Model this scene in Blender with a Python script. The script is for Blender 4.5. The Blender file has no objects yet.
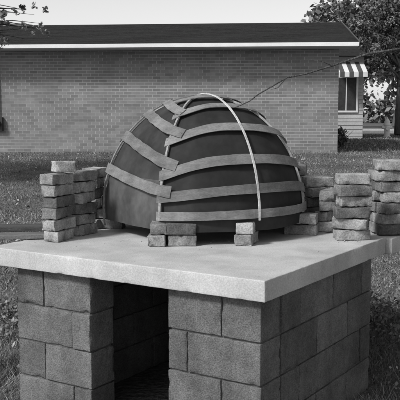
import bpy, math, random
import numpy as np
from mathutils import Vector, Matrix, noise
random.seed(7); rng=np.random.default_rng(7)
SC=bpy.context.scene
COL=SC.collection

# ------------------------------------------------------------------ helpers
def new_obj(name, verts, faces, mat=None, tone=None, smooth=False, parent=None):
    me=bpy.data.meshes.new(name)
    me.from_pydata([tuple(v) for v in verts],[],[tuple(f) for f in faces])
    me.update()
    if tone is not None:
        a=me.attributes.new('tone','FLOAT','FACE'); a.data.foreach_set('value',np.asarray(tone,dtype=np.float32))
    if smooth: me.polygons.foreach_set('use_smooth',[True]*len(me.polygons))
    ob=bpy.data.objects.new(name,me); COL.objects.link(ob)
    if mat: me.materials.append(mat)
    if parent: ob.parent=parent
    return ob
def empty(name,loc=(0,0,0),rz=0):
    e=bpy.data.objects.new(name,None); COL.objects.link(e); e.location=loc; e.rotation_euler=(0,0,rz); return e

class MB:
    def __init__(s): s.v=[];s.f=[];s.t=[]
    def add(s,vs,fs,tone=1.0):
        o=len(s.v); s.v.extend(vs); s.f.extend([tuple(i+o for i in f) for f in fs])
        s.t.extend([tone]*len(fs) if np.isscalar(tone) else list(tone))
    def box(s,x0,x1,y0,y1,z0,z1,tone=1.0):
        vs=[(x,y,z) for z in (z0,z1) for y in (y0,y1) for x in (x0,x1)]
        s.add(vs,[(0,2,3,1),(4,5,7,6),(0,1,5,4),(2,6,7,3),(0,4,6,2),(1,3,7,5)],tone)
    def obj(s,name,mat,smooth=False,parent=None): return new_obj(name,s.v,s.f,mat,s.t,smooth,parent)

_cache={}
def rbox(L,W,H,r,step):
    key=(round(L,4),round(W,4),round(H,4),r,step)
    if key in _cache: return _cache[key]
    def ax(l):
        h=l/2; n=max(1,int((l-2*r)/step))
        return [-h,-h+r*.35,-h+r*.7]+list(np.linspace(-h+r,h-r,n+1))+[h-r*.7,h-r*.35,h]
    A=[ax(L),ax(W),ax(H)]; hs=[L/2,W/2,H/2]
    d={};vs=[];fs=[]
    def vid(p):
        k=tuple(round(c,5) for c in p)
        if k not in d:
            d[k]=len(vs); vs.append(p)
        return d[k]
    for a in range(3):
        b,c=(a+1)%3,(a+2)%3
        for sgn in (-1,1):
            for i in range(len(A[b])-1):
                for j in range(len(A[c])-1):
                    q=[]
                    for (ii,jj) in ((i,j),(i+1,j),(i+1,j+1),(i,j+1)):
                        p=[0,0,0]; p[a]=sgn*hs[a]; p[b]=A[b][ii]; p[c]=A[c][jj]; q.append(vid(tuple(p)))
                    if sgn<0: q.reverse()
                    fs.append(tuple(q))
    V=np.array(vs); inner=np.clip(V,[-h+r for h in hs],[h-r for h in hs])
    dd=V-inner; n=np.linalg.norm(dd,axis=1,keepdims=True); n[n==0]=1
    V=inner+dd/n*r
    ed=np.sort(np.array(hs)-np.abs(np.array(vs)),axis=1)[:,1]
    _cache[key]=(V,fs,ed,dd/n); return _cache[key]
def rough_box(mb,L,W,H,loc,rz,r=.006,step=.03,amp=.0015,freq=25,chip=.0,tone=1.0,tilt=(0,0),cw=.015):
    V,fs,ed,N=rbox(L,W,H,r,step)
    off=Vector((random.uniform(-50,50),random.uniform(-50,50),random.uniform(-50,50)))
    M=Matrix.Translation(loc)@Matrix.Rotation(rz,4,'Z')@Matrix.Rotation(tilt[0],4,'X')@Matrix.Rotation(tilt[1],4,'Y')
    out=[]
    for p,e,n in zip(V,ed,N):
        v=Vector(p); q=v*freq+off
        v=v+noise.noise_vector(q)*amp
        if chip and e<cw:
            c=noise.noise(v*freq+off*1.3)
            if c>.18: v=v-Vector(n)*chip*min((c-.18)*3,1)*(1-e/cw)
        out.append(tuple(M@v))
    mb.add(out,fs,tone)

def tube(mb,pts,rad,seg=8,tone=1.0):
    pts=[Vector(p) for p in pts]; vs=[];fs=[]
    for i,p in enumerate(pts):
        t=(pts[min(i+1,len(pts)-1)]-pts[max(i-1,0)]).normalized()
        a=t.cross(Vector((0,0,1))); 
        if a.length<.05: a=t.cross(Vector((1,0,0)))
        a.normalize(); b=t.cross(a)
        for k in range(seg):
            th=2*math.pi*k/seg; vs.append(tuple(p+(a*math.cos(th)+b*math.sin(th))*rad[i]))
    for i in range(len(pts)-1):
        for k in range(seg):
            k2=(k+1)%seg; fs.append((i*seg+k,i*seg+k2,(i+1)*seg+k2,(i+1)*seg+k))
    fs.append(tuple(range(seg))[::-1]); fs.append(tuple((len(pts)-1)*seg+k for k in range(seg)))
    mb.add(vs,fs,tone)
def lathe(mb,prof,c,seg=20,tone=1.0):
    vs=[];fs=[]
    for r,z in prof:
        for k in range(seg):
            th=2*math.pi*k/seg; vs.append((c[0]+r*math.cos(th),c[1]+r*math.sin(th),c[2]+z))
    for i in range(len(prof)-1):
        for k in range(seg):
            k2=(k+1)%seg; fs.append((i*seg+k,i*seg+k2,(i+1)*seg+k2,(i+1)*seg+k))
    fs.append(tuple(range(seg))[::-1]); fs.append(tuple((len(prof)-1)*seg+k for k in range(seg)))
    mb.add(vs,fs,tone)

# ------------------------------------------------------------------ materials
def g(v): return (v,v,v,1)
def mat_noise(name,lo,hi,scale=8,fine=120,fine_amt=.25,bump=.3,bdist=.004,rough=.9,tone=False,stretch=(1,1,1),stain=None,spec=.25,simple=False):
    m=bpy.data.materials.new(name); m.use_nodes=True; nt=m.node_tree; N=nt.nodes; L=nt.links
    bs=N['Principled BSDF']; bs.inputs['Roughness'].default_value=rough; bs.inputs['Specular IOR Level'].default_value=spec
    tc=N.new('ShaderNodeTexCoord'); mp=N.new('ShaderNodeMapping'); mp.inputs['Scale'].default_value=stretch
    L.new(tc.outputs['Object'],mp.inputs['Vector'])
    n1=N.new('ShaderNodeTexNoise'); n1.inputs['Scale'].default_value=scale; n1.inputs['Detail'].default_value=1 if simple else 5; n1.inputs['Roughness'].default_value=.62
    L.new(mp.outputs[0],n1.inputs['Vector'])
    cr=N.new('ShaderNodeValToRGB'); cr.color_ramp.elements[0].position=.3; cr.color_ramp.elements[1].position=.72
    cr.color_ramp.elements[0].color=g(lo); cr.color_ramp.elements[1].color=g(hi)
    L.new(n1.outputs['Fac'],cr.inputs['Fac']); out=cr.outputs['Color']
    if not simple:
        n2=N.new('ShaderNodeTexNoise'); n2.inputs['Scale'].default_value=fine; n2.inputs['Detail'].default_value=3
        L.new(mp.outputs[0],n2.inputs['Vector'])
        mr=N.new('ShaderNodeMapRange'); mr.inputs['From Min'].default_value=.3; mr.inputs['From Max'].default_value=.7
        mr.inputs['To Min'].default_value=1-fine_amt; mr.inputs['To Max'].default_value=1+fine_amt
        L.new(n2.outputs['Fac'],mr.inputs['Value'])
        mu=N.new('ShaderNodeVectorMath'); mu.operation='SCALE'; L.new(out,mu.inputs[0]); L.new(mr.outputs[0],mu.inputs['Scale'])
        out=mu.outputs[0]
    if stain:
        for (sc,amt,st) in stain:
            n3=N.new('ShaderNodeTexNoise'); n3.inputs['Scale'].default_value=sc; n3.inputs['Detail'].default_value=5
            mp3=N.new('ShaderNodeMapping'); mp3.inputs['Scale'].default_value=st; mp3.inputs['Location'].default_value=(sc,2,1)
            L.new(tc.outputs['Object'],mp3.inputs['Vector']); L.new(mp3.outputs[0],n3.inputs['Vector'])
            m3=N.new('ShaderNodeMapRange'); m3.inputs['From Min'].default_value=.45; m3.inputs['From Max'].default_value=.62; m3.inputs['To Min'].default_value=1; m3.inputs['To Max'].default_value=amt
            L.new(n3.outputs['Fac'],m3.inputs['Value'])
            mm=N.new('ShaderNodeVectorMath'); mm.operation='SCALE'; L.new(out,mm.inputs[0]); L.new(m3.outputs[0],mm.inputs['Scale']); out=mm.outputs[0]
    if tone:
        at=N.new('ShaderNodeAttribute'); at.attribute_name='tone'
        mm=N.new('ShaderNodeVectorMath'); mm.operation='SCALE'; L.new(out,mm.inputs[0]); L.new(at.outputs['Fac'],mm.inputs['Scale']); out=mm.outputs[0]
    L.new(out,bs.inputs['Base Color'])
    if bump and not simple:
        ad=N.new('ShaderNodeMath'); ad.operation='ADD'; L.new(n1.outputs['Fac'],ad.inputs[0]); L.new(n2.outputs['Fac'],ad.inputs[1])
        b=N.new('ShaderNodeBump'); b.inputs['Strength'].default_value=bump; b.inputs['Distance'].default_value=bdist
        L.new(ad.outputs[0],b.inputs['Height']); L.new(b.outputs[0],bs.inputs['Normal'])
    return m
def mat_brickwall(name):
    m=bpy.data.materials.new(name); m.use_nodes=True; nt=m.node_tree; N=nt.nodes; L=nt.links; bs=N['Principled BSDF']; bs.inputs['Roughness'].default_value=.9
    tc=N.new('ShaderNodeTexCoord'); sx=N.new('ShaderNodeSeparateXYZ'); cx=N.new('ShaderNodeCombineXYZ')
    L.new(tc.outputs['Object'],sx.inputs[0]); ad=N.new('ShaderNodeMath'); ad.operation='ADD'; L.new(sx.outputs[0],ad.inputs[0]); L.new(sx.outputs[1],ad.inputs[1])
    L.new(ad.outputs[0],cx.inputs[0]); L.new(sx.outputs[2],cx.inputs[1])
    br=N.new('ShaderNodeTexBrick'); L.new(cx.outputs[0],br.inputs['Vector'])
    br.inputs['Scale'].default_value=1; br.inputs['Brick Width'].default_value=.215; br.inputs['Row Height'].default_value=.078; br.inputs['Mortar Size'].default_value=.006
    br.inputs['Mortar Smooth'].default_value=.4; br.inputs['Bias'].default_value=.0
    br.inputs['Color1'].default_value=g(.155); br.inputs['Color2'].default_value=g(.225); br.inputs['Mortar'].default_value=g(.36)
    n=N.new('ShaderNodeTexNoise'); n.inputs['Scale'].default_value=1.3; n.inputs['Detail'].default_value=8; n.inputs['Roughness'].default_value=.7; L.new(tc.outputs['Object'],n.inputs['Vector'])
    mr=N.new('ShaderNodeMapRange'); mr.inputs['From Min'].default_value=.3; mr.inputs['From Max'].default_value=.7; mr.inputs['To Min'].default_value=.82; mr.inputs['To Max'].default_value=1.18; L.new(n.outputs['Fac'],mr.inputs['Value'])
    mu=N.new('ShaderNodeVectorMath'); mu.operation='SCALE'; L.new(br.outputs['Color'],mu.inputs[0]); L.new(mr.outputs[0],mu.inputs['Scale']); L.new(mu.outputs[0],bs.inputs['Base Color'])
    iv=N.new('ShaderNodeMath'); iv.operation='SUBTRACT'; iv.inputs[0].default_value=1; L.new(br.outputs['Fac'],iv.inputs[1])
    b=N.new('ShaderNodeBump'); b.inputs['Strength'].default_value=.4; b.inputs['Distance'].default_value=.006; L.new(iv.outputs[0],b.inputs['Height']); L.new(b.outputs[0],bs.inputs['Normal'])
    return m
U=(1,1,1)
M_slab=mat_noise('slab_concrete',.42,.55,scale=4,fine=130,fine_amt=.15,bump=.4,bdist=.004,stain=[(2.6,.85,U),(9,.92,(1,1,.3))])
M_block=mat_noise('block_concrete',.11,.17,scale=5,fine=150,fine_amt=.38,bump=.8,bdist=.005,tone=True,stain=[(2.5,.7,U),(9,.82,(1,1,.25)),(30,.85,U)])
M_mortar=mat_noise('mortar',.08,.16,scale=20,fine=150,bump=.6)
M_brick=mat_noise('old_brick',.2,.40,scale=14,fine=120,fine_amt=.3,bump=.7,bdist=.004,tone=True,stain=[(8,.6,U)])
M_slat=mat_noise('slat_wood',.15,.24,scale=8,fine=70,fine_amt=.2,bump=.3,bdist=.002,tone=True,stretch=(1,1,5),stain=[(6,.75,U)])
M_rib=mat_noise('rib_wood',.42,.62,scale=14,fine=90,bump=.3,bdist=.002,tone=True)
M_lining=mat_noise('tar_paper',.014,.028,scale=3,fine=25,fine_amt=.15,bump=.3,bdist=.006,rough=.8,tone=True,stain=[(5,1.4,(1,1,.5))])
M_plank=mat_noise('weathered_plank',.10,.2,scale=5,fine=60,bump=.6,bdist=.004,stretch=(1,8,8),tone=True)
M_wall=mat_brickwall('house_brick')
M_roof=mat_noise('shingles',.012,.028,scale=6,fine=40,fine_amt=.4,bump=.5,bdist=.01)
M_white=mat_noise('white_paint',.72,.82,scale=3,fine=40,fine_amt=.05,bump=.1,rough=.5,tone=True)
M_dark=mat_noise('dark_metal',.03,.06,scale=10,rough=.5,bump=.1)
M_nail=mat_noise('nail_metal',.08,.12,scale=10,rough=.5,bump=.1)
M_siding=mat_noise('siding_paint',.4,.52,scale=1,fine=20,fine_amt=.1,bump=.2,tone=True)
M_ground=mat_noise('lawn_soil',.07,.16,scale=1.6,fine=30,fine_amt=.5,bump=1,bdist=.03)
M_grass=mat_noise('grass_blades',.11,.19,scale=1.2,tone=True,rough=.8,simple=True)
M_leaf=mat_noise('leaves',.10,.16,scale=1,tone=True,rough=.65,simple=True)
M_bark=mat_noise('bark',.05,.14,scale=5,fine=40,bump=1,bdist=.02,stretch=(3,3,.6))
M_road=mat_noise('road_asphalt',.2,.27,scale=.6,fine=30,bump=.3)
M_walk=mat_noise('sidewalk_concrete',.4,.5,scale=1,fine=30,bump=.3)

# ------------------------------------------------------------------ ground
def gz(x,y):
    t=min(max((y-6.5)/14.5,0),1); t=t*t*(3-2*t)
    return .66*t+.012*math.sin(x*1.7+y*.9)*math.sin(y*1.3)*(1 if y<22 else 0)
xs=[-400,-150,-60]+list(np.arange(-24,24.1,.5))+[60,150,400]
ys=[-60,-20]+list(np.arange(-6,30,.4))+[34,50,100,200,400,800]
V=[(x,y,gz(x,y)) for y in ys for x in xs]; nx=len(xs)
F=[(j*nx+i,j*nx+i+1,(j+1)*nx+i+1,(j+1)*nx+i) for j in range(len(ys)-1) for i in range(nx-1)]
new_obj('ground',V,F,M_ground,smooth=True)

# ------------------------------------------------------------------ pedestal frame
ZT=.9
C=Vector((.282,3.459,0)); e1=Vector((-.8416,.5401,0)); e2=Vector((.5401,.8416,0))
ANG=math.atan2(-e1.y,-e1.x)
def W(s,t,z): return C+e1*s+e2*t+Vector((0,0,z))

mb=MB(); rough_box(mb,1.72,1.51,.097,W(.86,.755,ZT-.0485),ANG,r=.005,step=.016,amp=.001,freq=14,chip=.005,cw=.012)
mb.obj('concrete_slab',M_slab,smooth=True)
mb=MB(); rough_box(mb,1.78,.85,.095,W(.86,1.945,ZT-.056),ANG+.006,r=.005,step=.025,amp=.001,freq=14,chip=.005,cw=.012)
mb.obj('concrete_slab',M_slab,smooth=True)

ped=empty('concrete_block_pedestal')
mb=MB(); mm=MB()
def block(s0,s1,t0,t1,k,tn=None):
    z=k*.2+.1; gp=.008
    rough_box(mb,(s1-s0)-gp,(t1-t0)-gp,.2-gp,W((s0+s1)/2+random.gauss(0,.002),(t0+t1)/2+random.gauss(0,.002),z),ANG+random.gauss(0,.003),r=.004,step=.018,amp=.0012,freq=30,chip=.007,tone=tn or random.uniform(.82,1.2),cw=.014)
for k in range(4):
    odd=k%2
    if odd:
        block(.04,.25,.05,.25,k); block(.25,.554,.052,.25,k)
        block(1.033,1.36,.05,.25,k); block(1.36,1.56,.05,.45,k)
    else:
        block(.04,.44,.05,.25,k); block(.44,.554,.05,.25,k)
        block(1.033,1.16,.05,.25,k); block(1.16,1.56,.05,.25,k)
    for (sa,sb) in ((.04,.24),(1.36,1.56)):
        t=.25 if not (odd and sa>1) else .45
        if odd and sa<1: t=.25; block(sa,sb,t,t+.2,k); t+=.2
        while t<1.39:
            t2=min(t+.4,1.4); block(sa,sb,t,t2,k); t=t2
    s=.24
    while s<1.36:
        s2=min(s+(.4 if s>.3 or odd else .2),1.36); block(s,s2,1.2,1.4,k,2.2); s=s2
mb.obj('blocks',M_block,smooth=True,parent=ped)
def mbox(s0,s1,t0,t1,z0,z1):
    vs=[tuple(W(s,t,z)) for z in (z0,z1) for t in (t0,t1) for s in (s1,s0)]
    mm.add(vs,[(0,2,3,1),(4,5,7,6),(0,1,5,4),(2,6,7,3),(0,4,6,2),(1,3,7,5)])
i=.017
mbox(.04+i,.554-i,.05+i,.25-i,0,.801); mbox(1.033+i,1.56-i,.05+i,.25-i,0,.801)
mbox(.04+i,.24-i,.25-i,1.4-i,0,.801); mbox(1.36+i,1.56-i,.25-i,1.4-i,0,.801); mbox(.24-i,1.36+i,1.2+i,1.4-i,0,.801)
mm.obj('mortar',M_mortar,parent=ped)
ped2=empty('concrete_block_pier'); mb=MB()
for k in range(4):
    for j in range(3):
        rough_box(mb,.39,.39,.19,W(.5+j*.41,1.85,k*.198+.1),ANG,r=.006,step=.05,amp=.001,freq=20,tone=random.uniform(.8,1.2))
mb.obj('blocks',M_block,smooth=True,parent=ped2)

# ------------------------------------------------------------------ brick stacks
BL,BW,BH=.200,.096,.062
def brick(mb,x,y,z,yaw,tone=None,L=BL):
    rough_box(mb,L*random.uniform(.92,1.02),BW*random.uniform(.95,1.03),BH*random.uniform(.95,1.02),Vector((x,y,z+BH/2)),yaw,r=.006,step=.016,amp=.002,freq=38,chip=.013,tone=tone or random.choice([.45,.65,.85,1,1,1.15,1.4]),tilt=(random.gauss(0,.018),random.gauss(0,.014)),cw=.02)
def stack(x,y,n,yaw,wide=1,jit=.010,z0=ZT):
    mb=MB()
    for k in range(n):
        a=yaw+random.gauss(0,.14)
        for w in range(wide):
            o=(w-(wide-1)/2)*(BW+.008)
            ox=-math.sin(a)*o; oy=math.cos(a)*o
            brick(mb,x+ox+random.gauss(0,jit),y+oy+random.gauss(0,jit),z0+k*(BH+.0025),a+random.gauss(0,.02))
    return mb
d=math.radians
s=stack(-.812,4.63,6,d(68)); brick(s,-.79,4.68,ZT+6*.065,d(28),1.3,.13); s.obj('brick_stack',M_brick,smooth=True)
stack(-.715,4.86,6,d(62)).obj('brick_stack',M_brick,smooth=True)
stack(-.67,5.14,6,d(75)).obj('brick_stack',M_brick,smooth=True)
stack(.872,4.64,6,d(12)).obj('brick_stack',M_brick,smooth=True)
stack(1.155,4.92,7,d(8),wide=2).obj('brick_stack',M_brick,smooth=True)
stack(.985,5.15,5,d(20)).obj('brick_stack',M_brick,smooth=True)
stack(.80,5.03,4,d(70)).obj('brick_stack',M_brick,smooth=True)
stack(.76,5.22,5,d(15)).obj('brick_stack',M_brick,smooth=True)
stack(.66,5.42,6,d(75)).obj('brick_stack',M_brick,smooth=True)
s=MB()
for k in range(2):
    brick(s,-.235+.01*k,4.47,ZT+k*.065,d(88)); brick(s,-.10-.006*k,4.44-.01*k,ZT+k*.065,d(4),L=.17)
s.obj('brick_support',M_brick,smooth=True)
s=MB()
for k in range(2): brick(s,.262,4.50,ZT+k*.065,d(74)+k*.1)
s.obj('brick_support',M_brick,smooth=True)
CX,CY,R,H,ZB=.022,5.02,.632,.705,ZT+.135
for az in (75,118,165,-150,-100):
    s=MB()
    for k in range(2): brick(s,CX+(R-.02)*math.sin(d(az)),CY-(R-.02)*math.cos(d(az)),ZT+k*.065,d(az)+d(90))
    s.obj('brick_support',M_brick,smooth=True)
mb=MB()
for k in range(60):
    sx,ty=random.uniform(.04,1.65),random.uniform(.03,1.45)
    if random.random()<.8: sx,ty=random.choice([(1.54,.45),(1.48,.68),(.15,1.25),(1.15,.6),(.8,.85)]); sx+=random.gauss(0,.07); ty+=random.gauss(0,.07)
    if not(.03<sx<1.68 and .03<ty<1.47): continue
    r=random.uniform(.002,.004) if random.random()<.9 else random.uniform(.005,.008)
    p=W(sx,ty,ZT+r*.5); vs=[]
    for (a,b,c) in ((1,0,0),(-1,0,0),(0,1,0),(0,-1,0),(0,0,1),(0,0,-1)):
        q=r*random.uniform(.6,1.3); vs.append((p.x+a*q+random.gauss(0,r*.2),p.y+b*q,p.z+c*q*.7))
    mb.add(vs,[(0,2,4),(2,1,4),(1,3,4),(3,0,4),(2,0,5),(1,2,5),(3,1,5),(0,3,5)],random.uniform(.8,1.5))
mb.obj('mortar_crumbs',M_brick)

# ------------------------------------------------------------------ dome form
dome=empty('dome_formwork')
A0,A1=-23.,-88.
def kf(az):
    if A1<az<A0: 
        h=(A0-A1)/2; return max(math.cos(d(h))/math.cos(d(az-(A0+A1)/2)),0)
    return 1.0
def P(az,e,k=1.0):
    a=d(az);ee=d(e); f=k*(1+(kf(az)-1)*.85)
    return Vector((CX+f*R*math.cos(ee)*math.sin(a),CY-f*R*math.cos(ee)*math.cos(a),ZB+k*H*math.sin(ee)))
def Nn(az,e):
    a=d(az);ee=d(e); 
    if A1<az<A0: a=d((A0+A1)/2)*.8+a*.2
    return Vector((math.cos(ee)*math.sin(a)/R,-math.cos(ee)*math.cos(a)/R,math.sin(ee)/H)).normalized()
def interp(keys,n):
    ks=np.array(keys,float); U_=np.linspace(0,len(ks)-1,n)
    out=[]
    for q in U_:
        i=min(int(q),len(ks)-2); f=q-i
        p0=ks[max(i-1,0)];p1=ks[i];p2=ks[i+1];p3=ks[min(i+2,len(ks)-1)]
        out.append(.5*((2*p1)+(-p0+p2)*f+(2*p0-5*p1+4*p2-p3)*f*f+(-p0+3*p1-3*p2+p3)*f**3))
    return out
nails=MB()
def strip(mb,keys,w,th,off,n=40,tone=1.0,nail=False):
    ks=interp(keys,n); c=[P(a,e)+Nn(a,e)*off for a,e in ks]; vs=[];fs=[]
    ph=random.uniform(0,50)
    for i,(a,e) in enumerate(ks):
        t=(c[min(i+1,n-1)]-c[max(i-1,0)]).normalized(); nn=Nn(a,e); b=t.cross(nn).normalized(); nn=b.cross(t).normalized()
        if nn.dot(Nn(a,e))<0: nn=-nn
        ww=w*(1+.12*noise.noise(Vector((ph,i*.25,0)))); o=nn*.003*noise.noise(Vector((ph,i*.2,3)))
        for sb,sn in ((-1,0),(1,0),(1,1),(-1,1)): vs.append(tuple(c[i]+b*sb*ww/2+nn*sn*th+o))
        if nail and i in (1,n-2):
            q=c[i]+b*random.uniform(-.2,.2)*ww+nn*(th+.0005); tube(nails,[q-nn*.003,q+nn*.001],[.0024,.0022],7)
    for i in range(n-1):
        for k in range(4):
            k2=(k+1)%4; fs.append((i*4+k,i*4+k2,(i+1)*4+k2,(i+1)*4+k))
    fs.append((3,2,1,0)); q=(n-1)*4; fs.append((q,q+1,q+2,q+3))
    tn=[tone*(1+.12*noise.noise(Vector((ph+9,i*.5,0)))) for i in range(n-1) for k in range(4)]+[tone,tone]
    mb.add(vs,fs,tn)
sl=MB(); w=.056
for keys in ([(-25,2),(20,3),(70,3),(110,3),(150,3)],
             [(-25,10),(15,14),(60,14),(92,10),(130,8)],
             [(-25,20),(5,27.5),(45,28),(85,23),(125,15)],
             [(-26,37),(5,46),(45,46),(85,40),(130,28)],
             [(-30,53),(0,63),(45,64),(88,57),(130,44)],
             [(-60,69),(-10,77),(45,78),(90,73),(140,62)]):
    strip(sl,keys,w*random.uniform(.85,1.08),.004,.001,tone=random.uniform(.75,1.3),nail=True)
for keys in ([(-89,21.5),(-70,19),(-40,15.5),(-17,13)],
             [(-89,40.5),(-70,37),(-40,31),(-15,25)],
             [(-90,57.5),(-70,54),(-40,48),(-14,42)],
             [(-105,69),(-80,68),(-50,63),(-20,57)]):
    strip(sl,keys,.062*random.uniform(.95,1.08),.004,.007,tone=random.uniform(.8,1.15),nail=True)
for e in (4,20,38,56):
    strip(sl,[(128,e),(160,e+5),(200,e+5),(236,e),(268,e)],w,.004,.005,tone=random.uniform(.8,1.1))
sl.obj('slats',M_slat,parent=dome)
rb=MB()
strip(rb,[(29,0),(29,30),(29,60),(29,90),(29,120),(29,150),(29,178)],.012,.006,.0045,n=90,tone=1.0)
strip(rb,[(-23,0),(-23,30),(-24,60),(-30,88)],.014,.010,-.008,tone=.55)
strip(rb,[(-86,-8),(-87,30),(-87,60),(-87,88)],.014,.008,-.006,tone=.4)
for a in (75,120,165,255):
    strip(rb,[(a,0),(a,30),(a,60),(a,88)],.018,.012,-.014,tone=.7)
rb.obj('ribs',M_rib,parent=dome)
nails.obj('nails',M_nail,parent=dome)
V=[];F=[];T=[];na,ne=120,24
for j in range(ne+1):
    e=-5+95*j/ne
    for i_ in range(na):
        az=360*i_/na; az=az-360 if az>180 else az
        sag=.980-.014*abs(math.sin(d(az)*4+.4))*math.cos(d(max(e,0)))+.007*noise.noise(Vector((math.cos(d(az))*4,math.sin(d(az))*4,e*.1)))
        V.append(tuple(P(az,e,sag)))
for j in range(ne):
    for i_ in range(na):
        az=360*(i_+.5)/na; az=az-360 if az>180 else az
        i2=(i_+1)%na; F.append((j*na+i_,j*na+i2,(j+1)*na+i2,(j+1)*na+i_))
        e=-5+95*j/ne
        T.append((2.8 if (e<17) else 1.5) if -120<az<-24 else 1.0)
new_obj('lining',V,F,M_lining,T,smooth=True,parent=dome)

mb=MB()
rough_box(mb,.80,.15,.028,Vector((-1.27,4.80,ZT+.045)),d(5),r=.003,step=.05,amp=.001,freq=12,tone=.5)
rough_box(mb,.80,.13,.024,Vector((-1.30,4.63,ZT+.018)),d(10),r=.003,step=.05,amp=.001,freq=12,tone=1.1)
rough_box(mb,.09,.4,.07,Vector((-1.58,4.72,ZT-.05)),d(8),r=.003,step=.05,amp=.001,freq=12,tone=.5)
for py in (4.58,4.88): rough_box(mb,.07,.07,ZT-.085,Vector((-1.58,py,(ZT-.085)/2)),0,r=.003,step=.1,amp=.001,freq=12,tone=.6)
mb.obj('plank_trestle',M_plank,smooth=True)

# ------------------------------------------------------------------ brick house
house=empty('brick_house',(3.49,20.6,.58),d(-5))
mb=MB()
mb.box(-17,0,0,9.4,0,2.72)
mb.add([(0,0,2.72),(0,9.4,2.72),(0,4.7,3.8)],[(0,1,2)]); mb.add([(-17,0,2.72),(-17,9.4,2.72),(-17,4.7,3.8)],[(0,2,1)])
mb.obj('walls',M_wall,parent=house)
mb=MB(); x0,x1=-17.45,.42; ye,yr=-.6,4.7; ze,zr=2.80,3.86; th=.06
mb.add([(x0,ye,ze),(x1,ye,ze),(x1,yr,zr),(x0,yr,zr),(x0,ye,ze-th),(x1,ye,ze-th),(x1,yr,zr-th),(x0,yr,zr-th)],[(0,1,2,3),(4,7,6,5),(0,4,5,1),(1,5,6,2),(0,3,7,4)])
yb=10.0
mb.add([(x0,yr,zr),(x1,yr,zr),(x1,yb,ze),(x0,yb,ze),(x0,yr,zr-th),(x1,yr,zr-th),(x1,yb,ze-th),(x0,yb,ze-th)],[(0,1,2,3),(4,7,6,5),(3,2,6,7),(1,5,6,2),(0,3,7,4)])
nc=24
for k in range(nc):
    f0=k/nc; f1=(k+1)/nc+.003
    ya,yb_=ye+(yr-ye)*f0,ye+(yr-ye)*f1; za,zb_=ze+(zr-ze)*f0,ze+(zr-ze)*f1
    mb.add([(x0,ya,za+.014),(x1,ya,za+.014),(x1,yb_,zb_+.004),(x0,yb_,zb_+.004),(x0,ya,za+.002),(x1,ya,za+.002)],[(0,1,2,3),(4,5,1,0)])
mb.obj('roof',M_roof,parent=house)
mb=MB(); mb.box(x0,x1,ye-.10,ye-.003,ze-.095,ze-.005); mb.box(x0+.02,x1-.02,ye,-.003,ze-.115,ze-.09,.6)
mb.obj('gutter_and_soffit',M_white,parent=house)
mb=MB(); mb.add([(x1+.004,ye,ze-.1),(x1+.03,ye,ze-.1),(x1+.03,ye,ze+.03),(x1+.004,ye,ze+.03),(x1+.004,yr,zr-.1),(x1+.03,yr,zr-.1),(x1+.03,yr,zr+.03),(x1+.004,yr,zr+.03)],[(0,1,2,3),(4,7,6,5),(0,4,5,1),(1,5,6,2),(2,6,7,3),(0,3,7,4)],.12)
mb.obj('rake_board',M_white,parent=house)
mb=MB(); mb.box(-8.92,-8.68,-.12,-.005,.62,.98); 
mb.obj('meter_box',M_dark,parent=house)
mb=MB(); tube(mb,[(-8.8,-.06,.98),(-8.8,-.06,2.6)],[.02,.02]); tube(mb,[(-8.8,-.12,.82),(-8.8,-.22,.82)],[.09,.08],16); mb.obj('meter_pipe',M_dark,parent=house)

# ------------------------------------------------------------------ neighbour house with awning
nh=empty('neighbour_house',(0,33,.6),0)
mb=MB()
for k in range(23): 
    z=k*.15; mb.add([(-4,-.02,z),(6.6,-.02,z),(6.6,0,z+.15),(-4,0,z+.15)],[(0,1,2,3)],random.uniform(.9,1.05)); mb.add([(6.62,0,z),(6.62,7,z),(6.6,7,z+.15),(6.6,0,z+.15)],[(0,1,2,3)],random.uniform(.9,1.05))
mb.box(-4,6.6,0.001,7,0,3.4); mb.obj('walls',M_siding,parent=nh)
mb=MB(); mb.add([(-4.4,-.5,3.35),(7,-.5,3.35),(7,3.5,4.6),(-4.4,3.5,4.6),(7,7.5,3.35),(-4.4,7.5,3.35)],[(0,1,2,3),(3,2,4,5),(1,4,2),(0,3,5),(0,5,4,1)]); mb.obj('roof',M_roof,parent=nh)
mb=MB(); nst=7
for k in range(nst):
    xa=5.3+k*.18; mb.add([(xa,-1.0,2.68),(xa+.18,-1.0,2.68),(xa+.18,-.03,3.15),(xa,-.03,3.15),(xa,-1.0,2.5),(xa+.18,-1.0,2.5)],[(0,1,2,3),(4,5,1,0)],1.0 if k%2==0 else .12)
mb.obj('striped_awning',M_white,parent=nh)
mb=MB(); mb.box(5.5,6.3,-.05,-.022,1.2,2.5); mb.obj('window',M_dark,parent=nh)
mb=MB(); mb.box(5.42,5.495,-.06,-.022,1.12,2.58); mb.box(6.305,6.38,-.06,-.022,1.12,2.58); mb.box(5.5,6.3,-.07,-.022,1.12,1.195); mb.box(5.88,5.92,-.06,-.051,1.2,2.5); mb.obj('window_frame',M_white,parent=nh)

# ------------------------------------------------------------------ street
mb=MB(); mb.box(-80,120,43,50,.6,.664); mb.obj('road',M_road)
mb=MB(); mb.box(-80,120,42.8,42.997,.6,.78); mb.box(-80,120,50.003,50.2,.6,.78); mb.obj('kerb',M_walk)
mb=MB(); mb.box(7,120,39.5,41,.6,.70); mb.obj('sidewalk',M_walk)
mb=MB(); c=(8.05,35,.66)
lathe(mb,[(.17,0),(.17,.05),(.12,.06),(.12,.5),(.16,.52),(.16,.56),(.13,.58),(.12,.68),(.07,.78),(.03,.8),(.03,.86)],c)
tube(mb,[(c[0]-.22,c[1],c[2]+.42),(c[0]+.22,c[1],c[2]+.42)],[.065,.065],12); tube(mb,[(c[0],c[1]-.22,c[2]+.38),(c[0],c[1],c[2]+.38)],[.085,.085],12)
mb.obj('fire_hydrant',M_white,smooth=False)

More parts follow.
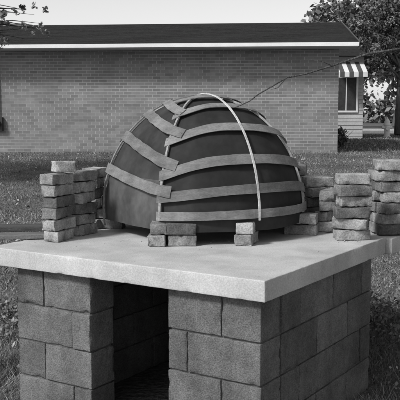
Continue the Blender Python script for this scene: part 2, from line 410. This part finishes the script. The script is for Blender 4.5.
# ------------------------------------------------------------------ vegetation
def leaves(pts,size,tones,name,mat,parent=None,aspect=.6):
    n=len(pts); a=rng.normal(size=(n,3)); a/=np.linalg.norm(a,axis=1,keepdims=True)
    b=rng.normal(size=(n,3)); b-=a*(a*b).sum(1,keepdims=True); b/=np.linalg.norm(b,axis=1,keepdims=True)
    s=size*rng.uniform(.6,1.3,(n,1)); a=a*s; b=b*s*aspect
    V=np.stack([pts-a,pts-a*.1+b,pts+a,pts-a*.1-b],1).reshape(-1,3)
    me=bpy.data.meshes.new(name); me.vertices.add(4*n); me.vertices.foreach_set('co',V.ravel())
    me.loops.add(4*n); me.loops.foreach_set('vertex_index',np.arange(4*n)); me.polygons.add(n); me.polygons.foreach_set('loop_start',np.arange(0,4*n,4)); me.polygons.foreach_set('loop_total',np.full(n,4))
    me.update(calc_edges=True); at=me.attributes.new('tone','FLOAT','FACE'); at.data.foreach_set('value',tones.astype(np.float32)); me.materials.append(mat)
    ob=bpy.data.objects.new(name,me); COL.objects.link(ob)
    if parent: ob.parent=parent
    return ob
def crown_pts(clumps,n):
    out=[];tn=[]
    tot=sum(c[3]*c[4]*c[5] for c in clumps)
    for (x,y,z,rx,ry,rz) in clumps:
        m=max(60,int(n*rx*ry*rz/tot)); k=max(8,m//60)
        dr=rng.normal(size=(k,3)); dr/=np.linalg.norm(dr,axis=1,keepdims=True); cc=dr*rng.uniform(.3,1,(k,1))**.6*[rx,ry,rz]+[x,y,z]
        idx=rng.integers(0,k,m); sp=min(rx,ry,rz)*.2
        out.append(cc[idx]+rng.normal(size=(m,3))*sp); t=rng.uniform(.45,1.9,k)[idx]*rng.uniform(.75,1.3,m); tn.append(t)
    return np.concatenate(out),np.concatenate(tn)
def tree(name,base,r,hh,clumps,n,ls):
    e=empty(name); mb=MB(); b=Vector(base); top=b+Vector((random.uniform(-.3,.3),random.uniform(-.3,.3),hh))
    pts=[b.lerp(top,f)+Vector((random.gauss(0,r*.2),random.gauss(0,r*.2),0))*(f>0) for f in (0,.05,.3,.6,1)]
    tube(mb,pts,[r*1.5,r*1.1,r*.9,r*.8,r*.6],12)
    for c in clumps:
        st=b.lerp(top,random.uniform(.75,1)); en=Vector(c[:3]); mid=st.lerp(en,.5)+Vector((0,0,.12*(en-st).length))
        q1=st.lerp(mid,.5)+Vector((random.gauss(0,.04),random.gauss(0,.04),.07)); q2=mid.lerp(en,.5)+Vector((random.gauss(0,.04),random.gauss(0,.04),random.gauss(.03,.02)))
        tube(mb,[st,q1,mid,q2,en],[r*.42,r*.3,r*.2,r*.12,r*.04],7)
        for q in range(5):
            en2=en+Vector((random.uniform(-1,1)*c[3]*.7,random.uniform(-1,1)*c[4]*.7,random.uniform(-1,1)*c[5]*.7)); m2=q2.lerp(en2,.5)+Vector((random.gauss(0,.03),0,random.gauss(.02,.03)))
            tube(mb,[q2,m2,en2],[r*.08,r*.05,r*.015],5)
    mb.obj('trunk_and_limbs',M_bark,smooth=True,parent=e)
    p,t=crown_pts(clumps,n); leaves(p,ls,t,'foliage',M_leaf,e)
    return e
tree('street_tree',(9.3,38,.6),.2,3,[(9.3,38,4.6,1.6,1.6,1.1),(8.2,38.3,5.6,1.2,1.3,1.0),(10.6,38,5.8,1.5,1.5,1.2),(9.2,38,6.9,1.4,1.4,1)],12000,.09)
tree('yard_tree',(7.9,30.5,.66),.13,2.6,[(6.5,30.3,4.15,.75,.7,.35),(5.7,30.2,4.6,.65,.6,.38),(5.0,30.2,4.9,.5,.6,.3),(6.4,30.2,5.1,.8,.7,.4),(7.5,30.5,4.5,.9,.9,.5),(8.6,30.5,4.2,.8,.8,.45),(7.2,30.6,5.4,1.0,1.0,.6)],17000,.055)
tree('street_tree',(13.5,56,.6),.35,4,[(12,56,6,3,3,2),(14.5,56,7.5,3,3,2),(10.2,56,8,2.4,2.4,1.6),(16,56,5.5,2.5,2.5,1.8)],12000,.2)
tree('street_tree',(8.8,62,.6),.3,4,[(8.8,62,5.5,2.4,2.4,1.8),(10,62,7.6,2.4,2.4,1.6)],7000,.2)
tree('yard_tree',(-5.9,13.5,gz(-5.9,13.5)),.16,2.4,[(-3.05,13.0,2.92,.45,.4,.16),(-2.6,13.0,2.98,.3,.3,.10),(-3.3,13.0,2.75,.35,.3,.12),(-3.5,13.1,3.2,.7,.6,.28),(-2.9,13.1,3.3,.5,.5,.12),(-4.4,13.2,3.6,1.0,.9,.42),(-5.8,13.6,4.6,1.6,1.6,1.1),(-7.2,14,4.3,1.4,1.4,1),(-5.2,14.4,5.3,1.3,1.3,.9)],34000,.034)
cl=[(x,95+random.uniform(-6,6),2.6+random.uniform(-.6,1.2),4,3,random.uniform(2.0,3.6)) for x in np.arange(-60,80,4.5)]
p,t=crown_pts(cl,24000); leaves(p,.4,t*.9,'distant_trees',M_leaf)
def shrub(name,cl,n,ls):
    e=empty(name); mb=MB(); x,y,z=cl[0][:3]
    for k in range(7): tube(mb,[(x,y,gz(x,y)-.02),(x+random.gauss(0,.1),y+random.gauss(0,.1),z),(x+random.gauss(0,.2),y+random.gauss(0,.2),z+cl[0][5]*.7)],[.012,.01,.004],5)
    mb.obj('stems',M_bark,parent=e); p,t=crown_pts(cl,n); leaves(p,ls,t*.8,'foliage',M_leaf,e)
shrub('shrub',[(4.15,24,.95,.22,.22,.3)],1500,.035)
shrub('shrub',[(9.6,31,1.0,.7,.5,.4)],3000,.05)

e=empty('overhanging_tree'); mb=MB()
tube(mb,[(3.3,6.6,0),(3.3,6.6,.1),(3.28,6.62,1.2),(3.35,6.6,2.5),(3.4,6.7,4.2)],[.2,.15,.13,.12,.09],12)
br=[(3.33,6.6,2.35),(2.6,5.9,2.36),(1.9,5.35,2.2),(1.45,5.0,2.075),(1.19,4.8,2.01),(.98,4.74,1.965),(.754,4.7,1.895),(.6,4.68,1.845),(.49,4.65,1.81),(.40,4.62,1.77),(.33,4.6,1.735),(.27,4.55,1.69),(.225,4.5,1.66),(.19,4.48,1.655)]
br=[(x+random.gauss(0,.006),y,z+random.gauss(0,.007)) for x,y,z in br]
tube(mb,br,[.03,.016,.010,.008,.007,.0065,.0055,.005,.0045,.004,.0035,.003,.003,.0015],7)
tube(mb,[br[8],(.44,4.62,1.77),(.40,4.6,1.76)],[.003,.0025,.001],5)
tube(mb,[br[6],(.70,4.68,1.92),(.63,4.66,1.93)],[.003,.002,.001],5)
tube(mb,[br[4],(1.1,4.78,2.06),(.98,4.75,2.1)],[.004,.003,.001],5)
for q in range(6):
    a=random.uniform(-1.2,2.6); en=Vector((3.4+1.4*math.cos(a),6.8+1.4*math.sin(a),4.6+random.uniform(0,.8))); tube(mb,[(3.38,6.68,3.6),(3.4+.6*math.cos(a),6.8+.6*math.sin(a),4.2),en],[.05,.035,.01],7)
mb.obj('trunk_and_limbs',M_bark,smooth=True,parent=e)
p,t=crown_pts([(3.6,7.2,5.0,1.4,1.4,.8),(4.4,6.6,4.6,1.1,1.1,.7),(3.3,8,4.7,1.1,1.0,.7)],7000); leaves(p,.05,t,'foliage',M_leaf,e)

def grass(name,n,xf,y0,y1,h,wd,pw=1.0):
    u=rng.uniform(size=n)**pw; y=y0+(y1-y0)*u; x=rng.uniform(-1,1,n)*(xf[0]*y+xf[1])+xf[2]
    rel=np.stack([x-C.x,y-C.y],1); s=rel@np.array([e1.x,e1.y]); t=rel@np.array([e2.x,e2.y])
    keep=~((s>.0)&(s<1.6)&(t>.0)&(t<1.45)); x=x[keep];y=y[keep];n=len(x)
    z=np.array([gz(a,b) for a,b in zip(x,y)])-.005
    cl=np.array([noise.noise(Vector((a*1.1,b*1.1,0)))+.6*noise.noise(Vector((a*4,b*4,5))) for a,b in zip(x,y)])
    hh=h*rng.uniform(.5,1.3,n)*(1+.7*cl); ww=wd*rng.uniform(.6,1.3,n); th=rng.uniform(0,math.pi,n)
    le=rng.normal(size=(n,2))*.6*hh[:,None]
    V=np.empty((n,3,3)); dx=np.cos(th)*ww/2; dy=np.sin(th)*ww/2
    V[:,0]=np.stack([x-dx,y-dy,z],1); V[:,1]=np.stack([x+dx,y+dy,z],1); V[:,2]=np.stack([x+le[:,0],y+le[:,1],z+hh],1)
    me=bpy.data.meshes.new(name); me.vertices.add(3*n); me.vertices.foreach_set('co',V.ravel()); me.loops.add(3*n); me.loops.foreach_set('vertex_index',np.arange(3*n))
    me.polygons.add(n); me.polygons.foreach_set('loop_start',np.arange(0,3*n,3)); me.polygons.foreach_set('loop_total',np.full(n,3)); me.update(calc_edges=True)
    at=me.attributes.new('tone','FLOAT','FACE'); at.data.foreach_set('value',(rng.choice([.5,.8,1,1.4,1.9],n)*rng.uniform(.8,1.2,n)*(1+.7*cl)).astype(np.float32)); me.materials.append(M_grass)
    ob=bpy.data.objects.new(name,me); COL.objects.link(ob); return ob
grass('lawn_grass',150000,(.26,.6,0),6.5,20.8,.034,.011)
grass('lawn_grass',55000,(.26,.6,0),3.2,7,.055,.006)
grass('lawn_grass',20000,(.12,2,7),20.5,40,.06,.03)
pts=[];tn=[]
for k in range(60):
    if k<42: x,y=random.uniform(1.15,2.0),random.uniform(4.3,6.6)
    else: x,y=random.uniform(-2.1,-1.35),random.uniform(4.4,6.5)
    m=60; pp=rng.normal(size=(m,3))*[.07,.07,.05]+[x,y,.09+random.uniform(0,.06)]; pp[:,2]=np.abs(pp[:,2]); pts.append(pp); tn.append(rng.uniform(.6,2.0,m))
leaves(np.concatenate(pts),.017,np.concatenate(tn),'weeds',M_leaf)
m=1600; yy=rng.uniform(5,20,m); xx=rng.uniform(-1,1,m)*(.26*yy+.5); zz=np.array([gz(a,b) for a,b in zip(xx,yy)])+.03
rel=np.stack([xx-C.x,yy-C.y],1); s_=rel@np.array([e1.x,e1.y]); t_=rel@np.array([e2.x,e2.y]); kp=~((s_>-.1)&(s_<1.7)&(t_>-.1)&(t_<2.4))
leaves(np.stack([xx,yy,zz],1)[kp],.024,rng.uniform(.4,3.2,kp.sum()),'fallen_leaves',M_leaf)

# ------------------------------------------------------------------ light
wd=bpy.data.worlds.new('World'); SC.world=wd; wd.use_nodes=True; nt=wd.node_tree; bg=nt.nodes['Background']
sky=nt.nodes.new('ShaderNodeTexSky'); sky.sky_type='NISHITA'; sky.sun_disc=False
sd=Vector((-.60,-.50,.68)).normalized()
sky.sun_elevation=math.asin(sd.z); sky.sun_rotation=math.atan2(sd.x,sd.y); sky.air_density=1; sky.dust_density=2; sky.ozone_density=1
bw=nt.nodes.new('ShaderNodeRGBToBW'); nt.links.new(sky.outputs[0],bw.inputs[0])
tc=nt.nodes.new('ShaderNodeTexCoord'); sx=nt.nodes.new('ShaderNodeSeparateXYZ'); nt.links.new(tc.outputs['Generated'],sx.inputs[0])
mr=nt.nodes.new('ShaderNodeMapRange'); mr.inputs['From Min'].default_value=.0; mr.inputs['From Max'].default_value=.45; mr.inputs['To Min'].default_value=3.2; mr.inputs['To Max'].default_value=0.3
nt.links.new(sx.outputs[2],mr.inputs['Value'])
ad=nt.nodes.new('ShaderNodeMath'); ad.operation='ADD'; nt.links.new(bw.outputs[0],ad.inputs[0]); nt.links.new(mr.outputs[0],ad.inputs[1])
nt.links.new(ad.outputs[0],bg.inputs[0]); bg.inputs[1].default_value=.13
su=bpy.data.lights.new('sun','SUN'); su.energy=3.2; su.angle=d(9); su.color=(1,1,1); so=bpy.data.objects.new('sun',su); COL.objects.link(so)
so.rotation_euler=sd.to_track_quat('Z','Y').to_euler()

cam=bpy.data.cameras.new('camera'); co=bpy.data.objects.new('camera',cam); COL.objects.link(co); SC.camera=co
co.location=(0,0,ZT+.717); co.rotation_euler=(d(90-5.99),0,0); cam.sensor_width=36; cam.lens=72.9; cam.clip_end=2000
SC.view_settings.view_transform='Standard'; SC.view_settings.look='None'; SC.view_settings.exposure=0
